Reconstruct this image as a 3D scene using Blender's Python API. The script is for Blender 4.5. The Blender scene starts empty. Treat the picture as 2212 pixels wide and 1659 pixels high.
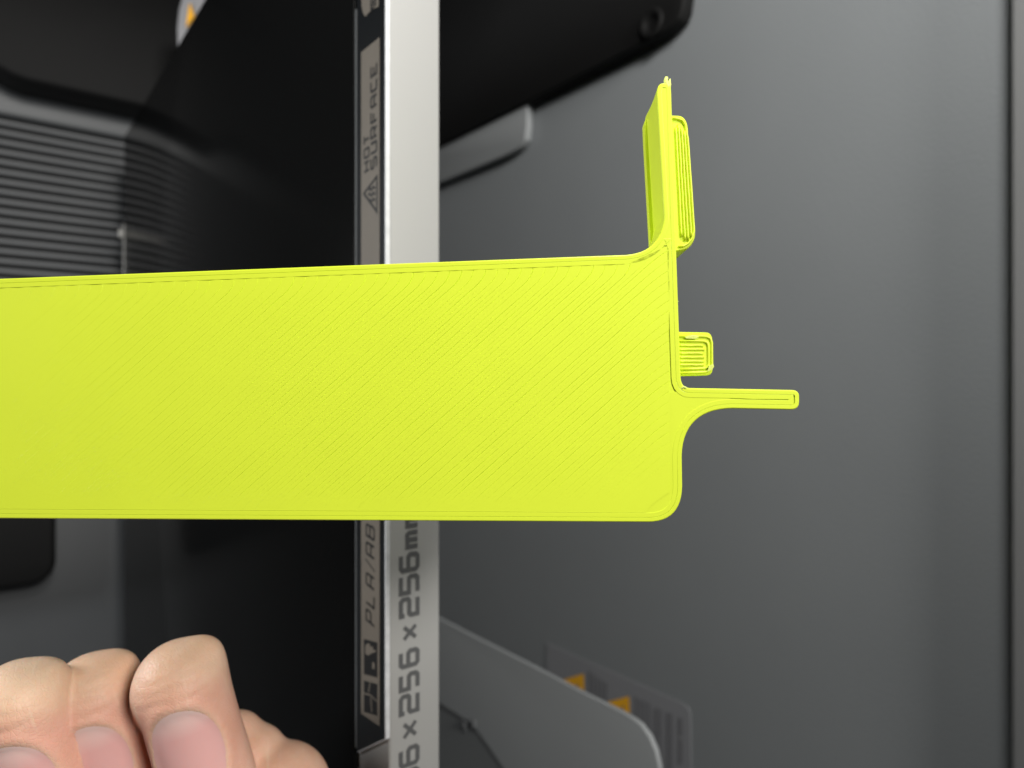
import bpy, math, random
import numpy as np
from mathutils import Vector

random.seed(7)
rng = np.random.default_rng(7)
scene = bpy.context.scene
COL = scene.collection

# ------------------------------------------------------------------ camera
# Real metres.  World: Z up, X to the right inside the printer, Y into the chamber.
# The phone was held sideways: picture-left is up, picture-top is the printer's right.
PW, PH, F = 2212.0, 1659.0, 1475.0          # picture grid used for measuring, focal length on it
ZC = 0.185                                   # camera height above the chamber floor
PITCH = math.atan(1152.0 / F)
S_, C_ = math.sin(PITCH), math.cos(PITCH)
CAM = np.array([0.0, 0.0, ZC])
FWD = np.array([0.0, C_, -S_])
RGT = np.array([0.0, -S_, -C_])
UPV = np.array([1.0, 0.0, 0.0])

cam = bpy.data.cameras.new('camera')
camo = bpy.data.objects.new('camera', cam)
COL.objects.link(camo)
cam.sensor_width = 36.0
cam.lens = F / PW * 36.0
cam.clip_start = 0.005
cam.clip_end = 50.0
cam.dof.use_dof = True
cam.dof.focus_distance = 0.0765
cam.dof.aperture_fstop = 24.0
from mathutils import Matrix
camo.matrix_world = Matrix(((RGT[0], UPV[0], -FWD[0], CAM[0]),
                            (RGT[1], UPV[1], -FWD[1], CAM[1]),
                            (RGT[2], UPV[2], -FWD[2], CAM[2]),
                            (0, 0, 0, 1)))
scene.camera = camo

# ------------------------------------------------------------------ light
world = bpy.data.worlds.new('World')
scene.world = world
world.use_nodes = True
bg = world.node_tree.nodes['Background']
bg.inputs['Color'].default_value = (0.80, 0.90, 1.0, 1)
bg.inputs['Strength'].default_value = 0.022

def area(name, loc, target, size, power, color):
    l = bpy.data.lights.new(name, 'AREA')
    l.shape = 'DISK'
    l.size = size
    l.energy = power
    l.color = color
    o = bpy.data.objects.new(name, l)
    COL.objects.link(o)
    o.location = loc
    d = Vector(target) - Vector(loc)
    o.rotation_euler = d.to_track_quat('-Z', 'Y').to_euler()
    return o
area('led_lamp', (0.196, -0.040, 0.170), (0.14, 0.09, 0.0), 0.08, 0.66, (1.0, 0.98, 0.95))
area('room_lamp', (0.27, -0.60, 0.150), (0.0, 0.10, 0.14), 0.18, 4.5, (1.0, 0.97, 0.93))
area('chamber_fill', (0.06, 0.26, 0.40), (-0.04, 0.08, 0.14), 0.10, 0.85, (0.96, 0.98, 1.0))  # fill light added to lift the back wall and upward faces

vs = scene.view_settings
vs.view_transform = 'Standard'
vs.look = 'None'
vs.exposure = 0.0
vs.gamma = 1.0
vs.use_curve_mapping = False
scene.cycles.max_bounces = 8
scene.cycles.use_denoising = True

# ------------------------------------------------------------------ measuring helpers
def ray(px, py):
    return FWD + RGT * ((px - PW / 2) / F) + UPV * ((PH / 2 - py) / F)
def at(px, py, depth):
    return CAM + ray(px, py) * depth
def hit(px, py, axis, val):
    d = ray(px, py)
    k = 'xyz'.index(axis)
    t = (val - CAM[k]) / d[k]
    return CAM + d * t
def c2w(a, b, c):
    return CAM + RGT * a + UPV * b + FWD * c

# ------------------------------------------------------------------ object helpers
def wloc(o):
    v = np.zeros(3)
    while o is not None:
        v += np.array(o.location)
        o = o.parent
    return v
def mesh_obj(name, verts, faces, mat, parent=None, smooth=False, origin=None):
    verts = np.asarray(verts, dtype=float).reshape(-1, 3)
    base = wloc(parent) if parent is not None else np.zeros(3)
    if origin is None:
        origin = base if parent is not None else np.zeros(3)
    origin = np.asarray(origin, float)
    me = bpy.data.meshes.new(name)
    me.from_pydata([tuple(v) for v in (verts - origin)], [], [tuple(int(i) for i in f) for f in faces])
    me.update()
    if smooth:
        me.polygons.foreach_set('use_smooth', [True] * len(me.polygons))
    if mat is not None:
        me.materials.append(mat)
    o = bpy.data.objects.new(name, me)
    COL.objects.link(o)
    o.parent = parent
    o.location = tuple(origin - base)
    return o
def tag(o, label, cat, group=None):
    o['label'] = label
    o['category'] = cat
    if group:
        o['group'] = group
    return o
def thing(name, loc, label, cat, group=None):
    o = bpy.data.objects.new(name, None)
    COL.objects.link(o)
    o.empty_display_size = 0.01
    o.location = tuple(loc)
    return tag(o, label, cat, group)
def struct(o):
    o['kind'] = 'structure'
    return o
def bevel(o, w, seg=3, angle=0.6):
    m = o.modifiers.new('bevel', 'BEVEL')
    m.width = w
    m.segments = seg
    m.limit_method = 'ANGLE'
    m.angle_limit = angle
    m.harden_normals = False
    for p in o.data.polygons:
        p.use_smooth = True
    return o
def box(name, lo, hi, mat, parent=None, bv=0.0, seg=3):
    x0, y0, z0 = lo
    x1, y1, z1 = hi
    v = [(x0, y0, z0), (x1, y0, z0), (x1, y1, z0), (x0, y1, z0), (x0, y0, z1), (x1, y0, z1), (x1, y1, z1), (x0, y1, z1)]
    f = [(0, 3, 2, 1), (4, 5, 6, 7), (0, 1, 5, 4), (1, 2, 6, 5), (2, 3, 7, 6), (3, 0, 4, 7)]
    o = mesh_obj(name, v, f, mat, parent)
    if bv:
        bevel(o, bv, seg)
    return o
def prism(name, poly, vec, mat, parent=None, bv=0.0, seg=3, angle=0.6):
    """poly: world points of one cap; vec: extrusion."""
    poly = np.asarray(poly, float)
    n = len(poly)
    v = np.vstack([poly, poly + np.asarray(vec, float)])
    nrm = np.zeros(3)
    for i in range(n):
        nrm += np.cross(poly[i] - poly[0], poly[(i + 1) % n] - poly[0])
    flip = np.dot(nrm, vec) < 0
    cap0, cap1 = list(range(n)), list(range(n, 2 * n))
    f = [cap0 if flip else cap0[::-1], cap1[::-1] if flip else cap1]
    for i in range(n):
        j = (i + 1) % n
        q = [i, j, j + n, i + n]
        f.append(q[::-1] if flip else q)
    o = mesh_obj(name, v, f, mat, parent)
    if bv:
        bevel(o, bv, seg, angle)
    return o

# ------------------------------------------------------------------ materials
def mat(name, color, rough=0.5, spec=0.5, metal=0.0, bump=0.0, bscale=400.0, vary=0.0, vscale=30.0,
        sss=0.0, sss_r=(1, 1, 1), sss_s=0.001, coat=0.0, rvary=0.0):
    m = bpy.data.materials.new(name)
    m.use_nodes = True
    nt = m.node_tree
    b = nt.nodes['Principled BSDF']
    b.inputs['Base Color'].default_value = (*color, 1)
    b.inputs['Roughness'].default_value = rough
    b.inputs['Specular IOR Level'].default_value = spec
    b.inputs['Metallic'].default_value = metal
    if coat:
        b.inputs['Coat Weight'].default_value = coat
        b.inputs['Coat Roughness'].default_value = 0.1
    if sss:
        b.inputs['Subsurface Weight'].default_value = sss
        b.inputs['Subsurface Radius'].default_value = sss_r
        b.inputs['Subsurface Scale'].default_value = sss_s
    tc = nt.nodes.new('ShaderNodeTexCoord')
    if vary or rvary:
        n = nt.nodes.new('ShaderNodeTexNoise')
        n.inputs['Scale'].default_value = vscale
        n.inputs['Detail'].default_value = 5
        nt.links.new(tc.outputs['Object'], n.inputs['Vector'])
        if vary:
            mx = nt.nodes.new('ShaderNodeMix')
            mx.data_type = 'RGBA'
            mx.inputs['A'].default_value = (*[c * (1 - vary) for c in color], 1)
            mx.inputs['B'].default_value = (*[min(1, c * (1 + vary)) for c in color], 1)
            nt.links.new(n.outputs['Fac'], mx.inputs['Factor'])
            nt.links.new(mx.outputs['Result'], b.inputs['Base Color'])
        if rvary:
            mr = nt.nodes.new('ShaderNodeMapRange')
            mr.inputs['To Min'].default_value = rough - rvary
            mr.inputs['To Max'].default_value = rough + rvary
            nt.links.new(n.outputs['Fac'], mr.inputs['Value'])
            nt.links.new(mr.outputs['Result'], b.inputs['Roughness'])
    if bump:
        n2 = nt.nodes.new('ShaderNodeTexNoise')
        n2.inputs['Scale'].default_value = bscale
        n2.inputs['Detail'].default_value = 4
        nt.links.new(tc.outputs['Object'], n2.inputs['Vector'])
        bp = nt.nodes.new('ShaderNodeBump')
        bp.inputs['Strength'].default_value = bump
        bp.inputs['Distance'].default_value = 0.0002
        nt.links.new(n2.outputs['Fac'], bp.inputs['Height'])
        nt.links.new(bp.outputs['Normal'], b.inputs['Normal'])
    return m

M = {}
M['floor'] = mat('chamber_floor_grey', (0.248, 0.264, 0.273), 0.42, 0.5, bump=0.5, bscale=1100, vary=0.05, vscale=25, rvary=0.05)
M['wall'] = mat('chamber_wall_grey', (0.105, 0.110, 0.114), 0.5, 0.4, bump=0.2, bscale=1500, vary=0.06, vscale=20)
M['wall_dark'] = mat('vent_backing_dark', (0.008, 0.008, 0.008), 0.7, 0.2)
M['black'] = mat('black_plastic', (0.006, 0.006, 0.006), 0.65, 0.2, bump=0.15, bscale=1800, vary=0.15)
M['panel'] = mat('grey_moulded_plastic', (0.26, 0.273, 0.278), 0.45, 0.4, bump=0.2, bscale=1400, vary=0.05, vscale=30)
M['panel_dark'] = mat('grey_recess_plastic', (0.105, 0.110, 0.113), 0.5, 0.4, vary=0.05)
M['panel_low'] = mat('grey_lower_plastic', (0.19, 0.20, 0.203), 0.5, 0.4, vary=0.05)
M['sill'] = mat('front_sill_plastic', (0.22, 0.223, 0.223), 0.42, 0.4, bump=0.2, bscale=1500, vary=0.04)
M['plate'] = mat('black_build_sheet', (0.0045, 0.0046, 0.0046), 0.15, 0.20, bump=0.03, bscale=2500, rvary=0.02, vscale=60)
M['plate'].node_tree.nodes['Principled BSDF'].inputs['IOR'].default_value = 1.17
M['tab'] = mat('black_tab_coating', (0.006, 0.007, 0.008), 0.30, 0.4, bump=0.1, bscale=2500)
M['steel'] = mat('cut_spring_steel', (0.68, 0.69, 0.70), 0.5, 0.5, metal=0.1, vary=0.25, vscale=600)
M['white'] = mat('bed_front_light_grey', (0.375, 0.375, 0.362), 0.55, 0.3, bump=0.12, bscale=2200, vary=0.025, vscale=40)
M['tan'] = mat('tan_print', (0.150, 0.130, 0.106), 0.5, 0.3, bump=0.1, bscale=2000, vary=0.10, vscale=150)
M['ink'] = mat('black_ink', (0.012, 0.012, 0.012), 0.45, 0.3)
M['ink_grey'] = mat('dark_grey_ink', (0.105, 0.107, 0.108), 0.5, 0.3, vary=0.1, vscale=200)
M['sticker'] = mat('grey_sticker_film', (0.27, 0.275, 0.29), 0.45, 0.4, vary=0.05)
M['sticker_ink'] = mat('sticker_text_ink', (0.19, 0.19, 0.203), 0.5, 0.3)
M['orange'] = mat('orange_warning_print', (0.95, 0.47, 0.025), 0.5, 0.3, vary=0.08, vscale=300)
M['label_grey'] = mat('label_light_grey', (0.30, 0.30, 0.31), 0.5, 0.3)
M['bright'] = mat('white_silicone', (0.36, 0.355, 0.33), 0.4, 0.5)
YEL = (0.755, 0.89, 0.050)
M['yellow'] = mat('neon_yellow_filament', YEL, 0.42, 0.35, bump=0.10, bscale=3500, vary=0.02, vscale=120)
M['yellow_line'] = mat('neon_yellow_extrusion', YEL, 0.36, 0.4, bump=0.05, bscale=4200, vary=0.025, vscale=160)
M['fluff'] = mat('filament_wisp', (0.80, 0.92, 0.20), 0.4, 0.4, sss=0.5, sss_s=0.0006)

# ------------------------------------------------------------------ chamber (setting)
Y_WALL = 0.40
XW = 0.215
struct(box('chamber_floor', (-XW, -0.02, -0.004), (XW, Y_WALL + 0.02, 0.0), M['floor']))
wall = struct(box('wall_back', (-XW, Y_WALL, 0.0), (XW, Y_WALL + 0.006, 0.40), M['wall']))
struct(box('wall_left', (-XW - 0.006, 0.03, 0.0), (-XW, Y_WALL, 0.40), M['wall']))
struct(box('wall_right', (XW, 0.03, 0.0), (XW + 0.006, Y_WALL, 0.40), M['black']))

# vent on the back wall: dark backing, frame strip and vertical ribs
z_lo = 0.06
xr1 = hit(150, 283, 'y', Y_WALL)[0]          # right end of the ribbed field
box('vent_backing', (-0.02, Y_WALL - 0.001, z_lo), (xr1, Y_WALL - 0.0002, 0.37), M['wall_dark'], wall)
period = 0.00462
rib_v = None
nrib = int((xr1 + 0.02) / period)
for i in range(nrib):
    x0 = xr1 - 0.0012 - i * period - 0.0029
    w = 0.0029
    zs = (z_lo + 0.002, 0.368)
    prof = [(0, 0), (0.0003, -0.0012), (w * 0.3, -0.0019), (w * 0.7, -0.0019), (w - 0.0003, -0.0012), (w, 0)]
    n = len(prof)
    v = [(x0 + p[0], Y_WALL - 0.001 + p[1], z) for z in zs for p in prof]
    f = [(k, k + 1, k + 1 + n, k + n) for k in range(n - 1)]
    if rib_v is None:
        rib = mesh_obj('rib', [(a - x0, b, c) for a, b, c in v], f, M['wall'], wall)
        rib_v = rib.data
        rib.location = (x0, 0, 0)
    else:
        rib = bpy.data.objects.new('rib', rib_v)
        COL.objects.link(rib)
        rib.parent = wall
        rib.location = (x0, 0, 0)
# raised border beside the ribs
xf0, xf1 = xr1 + 0.0005, hit(150, 212, 'y', Y_WALL - 0.004)[0] + 0.004
box('vent_border', (xf0, Y_WALL - 0.005, 0.05), (xf1, Y_WALL - 0.0005, 0.38), M['panel_dark'], wall, 0.0015)
# black cover in the rear right corner (rounded lower corner)
YB = 0.372
def arc(cx, cz, r, a0, a1, n=8):
    return [(cx + r * math.cos(math.radians(a0 + (a1 - a0) * i / n)), cz + r * math.sin(math.radians(a0 + (a1 - a0) * i / n))) for i in range(n + 1)]
p_a = hit(280, 222, 'y', YB); p_b = hit(70, 186, 'y', YB)
xc = p_a[0]
cz0 = p_b[2]
poly = [(0.212, 0.02), (xc, 0.02), (xc, cz0)] + arc(xc + 0.03, cz0 + 0.002, 0.03, 180, 100, 8)[1:] + [(0.212, cz0 + 0.034)]
poly = [(0.212, 0.02), (xc, 0.02), (xc, cz0 + 0.002)]
poly += [(xc + 0.0010, cz0 + 0.007), (xc + 0.0035, cz0 + 0.013), (xc + 0.0075, cz0 + 0.019), (xc + 0.0120, cz0 + 0.028), (xc + 0.0150, cz0 + 0.045), (xc + 0.0150, 0.37), (0.212, 0.37)]
cover = prism('corner_cover', [(p[0], YB, p[1]) for p in poly], (0, 0.024, 0), M['black'], None, 0.002)
tag(cover, 'black rounded cover in the dark rear corner beside the vent ribs', 'cover')

# black box on the back wall beneath the part
q = hit(122, 1200, 'y', 0.385); q2 = hit(60, 1266, 'y', 0.385)
xa, xb, za, zb = q2[0], 0.03, q[2], 0.34
r = 0.010
poly = [(xb, za), (xa + r, za)] + [(xa + r - r * math.sin(math.radians(t)), za + r - r * math.cos(math.radians(t))) for t in range(10, 91, 10)] + [(xa, zb), (xb, zb)]
rb = prism('fan_housing', [(p[0], 0.385, p[1]) for p in poly], (0, 0.0146, 0), M['black'], None, 0.0025)
tag(rb, 'black rounded fan housing on the back wall, above the fingers', 'housing')

# label plate hanging at the upper edge (orange triangle)
lp = [at(383, 112, 0.30), at(382, 60, 0.30), at(386, 20, 0.30), at(396, -16, 0.30), at(480, -16, 0.30), at(470, 112, 0.30)]
tri = [at(402, 56, 0.2985), at(418, 34, 0.2985), at(409, 6, 0.2985)]
tagp = prism('warning_tag', lp, FWD * 0.004, M['label_grey'], None, 0.0006)
tag(tagp, 'small grey tag with an orange triangle at the top edge', 'tag')
prism('orange_triangle', tri, FWD * 0.0012, M['orange'], tagp)

# front sill
sl = hit(2181, 800, 'z', 0.006)
sill = struct(box('front_sill', (-XW, -0.02, 0.0), (XW, sl[1], 0.006), M['sill'], None, 0.0012, 4))

# ------------------------------------------------------------------ stroke lettering
GL = {
 '2': (0.82, [[(0, .78), (0, 1), (.7, 1), (.82, .88), (.82, .60), (.72, .5), (.1, .5), (0, .4), (0, 0), (.82, 0)]]),
 '5': (0.82, [[(.82, 1), (0, 1), (0, .52), (.72, .52), (.82, .42), (.82, .12), (.7, 0), (0, 0)]]),
 '6': (0.82, [[(.78, 1), (.12, 1), (0, .88), (0, .12), (.12, 0), (.70, 0), (.82, .12), (.82, .46), (.70, .56), (.02, .56)]]),
 'x': (0.70, [[(0, .12), (.70, .80)], [(0, .80), (.70, .12)]]),
 'm': (0.95, [[(0, 0), (0, .62), (.83, .62), (.95, .5), (.95, 0)], [(.475, .62), (.475, 0)]]),
 'H': (0.80, [[(0, 0), (0, 1)], [(.8, 0), (.8, 1)], [(0, .5), (.8, .5)]]),
 'O': (0.80, [[(.1, 0), (0, .1), (0, .9), (.1, 1), (.7, 1), (.8, .9), (.8, .1), (.7, 0), (.1, 0)]]),
 'T': (0.78, [[(0, 1), (.78, 1)], [(.39, 1), (.39, 0)]]),
 'S': (0.80, [[(.8, 1), (.1, 1), (0, .9), (0, .6), (.1, .5), (.7, .5), (.8, .4), (.8, .1), (.7, 0), (0, 0)]]),
 'U': (0.80, [[(0, 1), (0, .1), (.1, 0), (.7, 0), (.8, .1), (.8, 1)]]),
 'R': (0.80, [[(0, 0), (0, 1), (.7, 1), (.8, .9), (.8, .52), (.7, .42), (0, .42)], [(.45, .42), (.8, 0)]]),
 'F': (0.76, [[(0, 0), (0, 1), (.76, 1)], [(0, .52), (.62, .52)]]),
 'A': (0.80, [[(0, 0), (0, .9), (.1, 1), (.7, 1), (.8, .9), (.8, 0)], [(0, .42), (.8, .42)]]),
 'C': (0.78, [[(.78, 1), (.1, 1), (0, .9), (0, .1), (.1, 0), (.78, 0)]]),
 'E': (0.76, [[(.76, 1), (0, 1), (0, 0), (.76, 0)], [(0, .5), (.62, .5)]]),
 'P': (0.80, [[(0, 0), (0, 1), (.7, 1), (.8, .9), (.8, .52), (.7, .42), (0, .42)]]),
 'L': (0.74, [[(0, 1), (0, 0), (.74, 0)]]),
 'B': (0.80, [[(0, 0), (0, 1), (.66, 1), (.76, .9), (.76, .6), (.66, .52), (0, .52)], [(.66, .52), (.8, .42), (.8, .1), (.7, 0), (0, 0)]]),
 '/': (0.50, [[(0, -.05), (.5, 1.05)]]),
 '-': (0.60, [[(0, .5), (.6, .5)]]),
}
def stroke_mesh(lines, w):
    """2-D polylines -> quads with mitred joints."""
    V, Fc = [], []
    for L in lines:
        L = np.asarray(L, float)
        n = len(L)
        closed = n > 2 and np.allclose(L[0], L[-1])
        offs = []
        for i in range(n):
            if closed and i in (0, n - 1):
                d0, d1 = L[0] - L[-2], L[1] - L[0]
            else:
                d0 = L[i] - L[i - 1] if i > 0 else L[1] - L[0]
                d1 = L[i + 1] - L[i] if i < n - 1 else L[i] - L[i - 1]
            d0 = d0 / np.linalg.norm(d0); d1 = d1 / np.linalg.norm(d1)
            n0 = np.array([-d0[1], d0[0]]); n1 = np.array([-d1[1], d1[0]])
            mtr = n0 + n1
            mtr = mtr / max(0.35, np.dot(mtr, n0))
            offs.append(mtr * w / 2)
        b = len(V)
        for p, o in zip(L, offs):
            V += [tuple(p + o), tuple(p - o)]
        for i in range(n - 1):
            Fc.append((b + 2 * i, b + 2 * i + 1, b + 2 * i + 3, b + 2 * i + 2))
    return V, Fc
def letter(name, ch, org, ex, ey, w, h, stroke, m, parent, slant=0.0):
    """org: lower left world point, ex/ey unit axes, w/h glyph size (m)."""
    gw, lines = GL[ch]
    L2 = [[((p[0] / gw) * (w - stroke) + stroke / 2 + slant * p[1] * h, p[1] * (h - stroke) + stroke / 2) for p in L] for L in lines]
    V, Fc = stroke_mesh(L2, stroke)
    org, ex, ey = map(lambda a: np.asarray(a, float), (org, ex, ey))
    P = [org + ex * a + ey * b for a, b in V]
    nz = np.cross(ex, ey)
    P2 = [p + nz * 0.00003 * (k % 3) * 0.3 for k, p in enumerate(P)]
    return mesh_obj(name, P2, Fc, m, parent)

# ------------------------------------------------------------------ heated bed + build plate
Y_F = 0.1040                                  # front edge of the sheet
ZP = hit(831, 830, 'y', Y_F)[2]              # top of the sheet
Y_B = hit(270, 830, 'z', ZP)[1]
YP = Y_F - 0.0004                             # front face of the bed
zt = hit(841.5, 830, 'y', YP)[2]
zb_ = hit(951, 830, 'y', YP)[2]
bed = thing('heated_bed', (0, Y_F + 0.1, zb_), 'light grey heated bed front reading 256 x 256 x 256 mm', 'print bed')
fp = box('front_panel', (-0.136, YP, zb_), (0.122, YP + 0.014, zt), M['white'], bed, 0.0006, 3)
box('bed_base', (-0.132, YP + 0.0145, zb_ + 0.001), (0.114, Y_B - 0.002, zt - 0.0003), M['black'], bed)
# lettering on the front face
hz0 = hit(906, 830, 'y', YP)[2]
hz1 = hit(861, 830, 'y', YP)[2]
Hd = hz1 - hz0
def xat(py):
    return hit(880, py, 'y', YP)[0]
chars = [('6', 1193, 1236), ('5', 1240.5, 1285), ('2', 1288.5, 1334), ('x', 1349, 1384),
         ('6', 1401.5, 1443), ('5', 1452, 1493), ('2', 1497.5, 1544), ('x', 1558, 1596),
         ('6', 1612, 1657), ('5', 1661, 1705), ('2', 1709, 1753), ('m', 1146, 1186), ('m', 1100, 1141)]
for ch, y0, y1 in chars:
    xa_, xb_ = xat(y1), xat(y0)
    st = Hd * (0.17 if ch == 'x' else 0.2)
    letter('lettering', ch, (xa_, YP - 0.00008, hz0), (1, 0, 0), (0, 0, 1), xb_ - xa_, Hd, st, M['ink_grey'], bed)

plate = thing('build_plate', (0, Y_F + 0.1, ZP), 'glossy black build plate with a tan printed front tab', 'build plate')
zl = ZP - 0.00055
y_seam = hit(770, 830, 'z', ZP)[1]
box('sheet', (-0.139, y_seam + 0.0006, zl), (0.1158, Y_B, ZP + 0.00025), M['plate'], plate, 0.00012, 2)
box('seam_line', (-0.0660, y_seam, zl), (0.0680, y_seam + 0.0004, ZP + 0.00005), M['panel_dark'], plate)
# tab with chamfered corners
xt0 = hit(833, 1597, 'z', ZP)[0]
xt1 = 0.0665
tabp = [(xt0, Y_F), (xt1, Y_F), (xt1 + 0.009, y_seam - 0.0002), (xt0 - 0.0068, y_seam - 0.0002)]
prism('tab', [(a, b, ZP) for a, b in tabp], (0, 0, -0.0005), M['tab'], plate)
# bright cut edge of the steel, front and chamfer
e = 0.00035
prism('cut_edge', [(xt0, Y_F - e, ZP - 0.00003), (xt1, Y_F - e, ZP - 0.00003), (xt1, Y_F - 0.00002, ZP - 0.00003), (xt0, Y_F - 0.00002, ZP - 0.00003)], (0, 0, -0.00075), M['steel'], plate)
prism('cut_edge', [(xt0, Y_F - e, ZP - 0.00003), (xt0, Y_F - 0.00002, ZP - 0.00003), (xt0 - 0.0066, y_seam - 0.0004, ZP - 0.00003), (xt0 - 0.0069, y_seam - 0.0004, ZP - 0.00003)], (0, 0, -0.00075), M['steel'], plate)

# tan printed fields on the tab
ZL = ZP + 0.00006
def tabxy(px, py):
    return hit(px, py, 'z', ZL)
def field(name, pts, m, parent, lift=0.0):
    P = [hit(a, b, 'z', ZL + lift) for a, b in pts]
    return mesh_obj(name, P, [tuple(range(len(P)))], m, parent)
lab1 = field('printed_label', [(780, 113), (820, 80), (820, 700), (780, 700)], M['tan'], plate)
lab2 = field('printed_label', [(780, 900), (820, 900), (820, 1569), (780, 1541)], M['tan'], plate)
lab3 = field('printed_label', [(780, -30), (818, -30), (818, 14), (804, 20), (794, 30), (789, 36), (784, 28), (781, 14)], M['tan'], plate)
LT = 0.00004
def tab_text(txt, spans, pxl, pxr, parent, stroke_k=0.2, slant=0.0):
    """pxl / pxr: picture columns of the top and foot of the letters."""
    for ch, (y1, y0) in zip(txt, spans):
        pa = hit(pxr, y1, 'z', ZL + LT)
        pb = hit(pxr, y0, 'z', ZL + LT)
        pt = hit(pxl, y1, 'z', ZL + LT)
        h = pt[1] - pa[1]
        w = pb[0] - pa[0]
        letter('lettering', ch, pa, (1, 0, 0), (0, 1, 0), w, h, w * stroke_k, M['ink'], parent, slant)
def spans(y_start, y_end, n, gap=0.2):
    p = (y_start - y_end) / (n - gap)
    return [(y_start - i * p, y_start - i * p - p * (1 - gap)) for i in range(n)]
tab_text('SURFACE', spans(361, 132, 7), 800, 814.5, lab1)
tab_text('HOT', spans(368, 285, 3), 785.5, 798, lab1)
tab_text('PLA/AB', [(1356, 1328), (1318, 1288), (1277, 1248), (1236, 1220), (1210, 1180), (1170, 1139)], 790, 809, lab2, 0.17, 0.12)
tab_text('S', spans(15, -15, 1, 0), 800, 812, lab3)
# hot surface sign: outlined triangle with three heat waves
def tab_lines(lines, w, parent, name):
    P2 = [[tuple(hit(a, b, 'z', ZL + LT)[:2]) for a, b in L] for L in lines]
    V, Fc = stroke_mesh(P2, w)
    return mesh_obj(name, [(a, b, ZL + LT + 0.000004 * (k % 4)) for k, (a, b) in enumerate(V)], Fc, M['ink'], parent)
tab_lines([[(786, 418), (814, 381), (814, 457), (786, 418)]], 0.00045, lab1, 'warning_triangle')
for dy in (-13, 0, 13):
    tab_lines([[(810, 420 + dy), (806, 416 + dy), (802, 423 + dy), (798, 418 + dy), (795 + abs(dy) * .25, 421 + dy * .7)]], 0.00040, lab1, 'heat_wave')
# two square icons on the lower label
def icon(y0, y1, mk):
    bgp = [(786, y0), (815, y0 + 8), (815, y1), (786, y1 - 8)]
    o = field('icon', bgp, M['ink'], lab2, 0.00003)
    for pts in mk:
        field('icon_mark', pts, M['tan'], o, 0.00006)
icon(1380, 1464, [[(789, 1396), (793, 1390), (798, 1390), (801, 1398), (806, 1396), (806, 1404), (812, 1404), (812, 1408), (802, 1412), (795, 1416), (789, 1412)],
                  [(804, 1430), (809, 1432), (809, 1446), (804, 1444)]])
icon(1470, 1546, [[(786, 1496), (800, 1500), (815, 1514), (815, 1517), (800, 1503), (786, 1499)],
                  [(799, 1470), (801, 1471), (797, 1496), (795, 1496)], [(800, 1505), (802, 1506), (804, 1538), (802, 1538)]])

# wiper on the rear edge of the bed
w0 = hit(258, 482, 'y', Y_B + 0.003)
w1 = hit(270, 482, 'y', Y_B + 0.003)
wip = thing('nozzle_wiper', (0.04, Y_B + 0.003, w1[2]), 'thin pale wiper bar at the rear edge of the plate', 'wiper')
box('bar', (-0.005, Y_B + 0.002, ZP - 0.001), (w0[0], Y_B + 0.0032, w1[2] + 0.0008), M['bright'], wip, 0.0003)
# rounded tip
cx, cy, cz = hit(261, 504, 'y', Y_B + 0.003)
V, Fc = [], []
ns, nr = 10, 6
for i in range(nr + 1):
    th = math.pi * i / nr
    for j in range(ns):
        ph = 2 * math.pi * j / ns
        V.append((cx + 0.0022 * math.cos(th), cy + 0.0012 * math.sin(th) * math.cos(ph), cz + 0.0012 * math.sin(th) * math.sin(ph)))
for i in range(nr):
    for j in range(ns):
        Fc.append((i * ns + j, i * ns + (j + 1) % ns, (i + 1) * ns + (j + 1) % ns, (i + 1) * ns + j))
mesh_obj('tip', V, Fc, M['bright'], wip, True)

# ------------------------------------------------------------------ things on the chamber floor
# black cover at the right
zc_ = 0.006
P = [hit(900, 338, 'z', zc_), hit(1000, 288, 'z', zc_), hit(1300, 137, 'z', zc_), hit(1425, 74, 'z', zc_), hit(1450, 58, 'z', zc_), hit(1466, 40, 'z', zc_), hit(1474, 18, 'z', zc_), hit(1478, -10, 'z', zc_), hit(1478, -200, 'z', zc_)]
xe = 0.212
P[-1] = np.array([xe, P[-2][1], zc_])
P = P + [np.array([xe, 0.36, zc_]), np.array([P[0][0] , 0.36, zc_])]
cov = thing('floor_cover', (0.15, 0.25, 0), 'black floor cover with a countersunk screw at the top', 'cover')
prism('cover_body', P, (0, 0, -zc_ + 0.0005), M['black'], cov, 0.0006)
# screw
sc_ = hit(1410, 52, 'z', zc_)
V, Fc = [], []
prof = [(0.0052, 0.0002), (0.0046, 0.0009), (0.0034, 0.0008), (0.0026, -0.0002), (0.0014, -0.0006), (0.0, -0.0006)]
ns = 20
for rr, zz_ in prof:
    for j in range(ns):
        ph = 2 * math.pi * j / ns
        V.append((sc_[0] + rr * math.cos(ph), sc_[1] + rr * math.sin(ph), sc_[2] + zz_ + 0.0007))
for i in range(len(prof) - 1):
    for j in range(ns):
        Fc.append((i * ns + j, i * ns + (j + 1) % ns, (i + 1) * ns + (j + 1) % ns, (i + 1) * ns + j))
mesh_obj('screw', V, Fc, M['black'], cov, True)

# pale bracket foot next to the black cover
zk = 0.004
P = [hit(930, 402, 'z', zk), hit(1030, 361, 'z', zk), hit(1090, 336, 'z', zk), hit(1110, 326, 'z', zk), hit(1126, 314, 'z', zk), hit(1134, 300, 'z', zk), hit(1138, 270, 'z', zk), hit(1139, 180, 'z', zk)]
P += [np.array([P[-1][0], 0.36, zk]), np.array([P[0][0], 0.36, zk])]
ft = prism('bracket_foot', P, (0, 0, -zk + 0.0005), M['panel'], None, 0.0005)
tag(ft, 'pale grey rounded bracket foot showing below the black cover', 'bracket')

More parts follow.
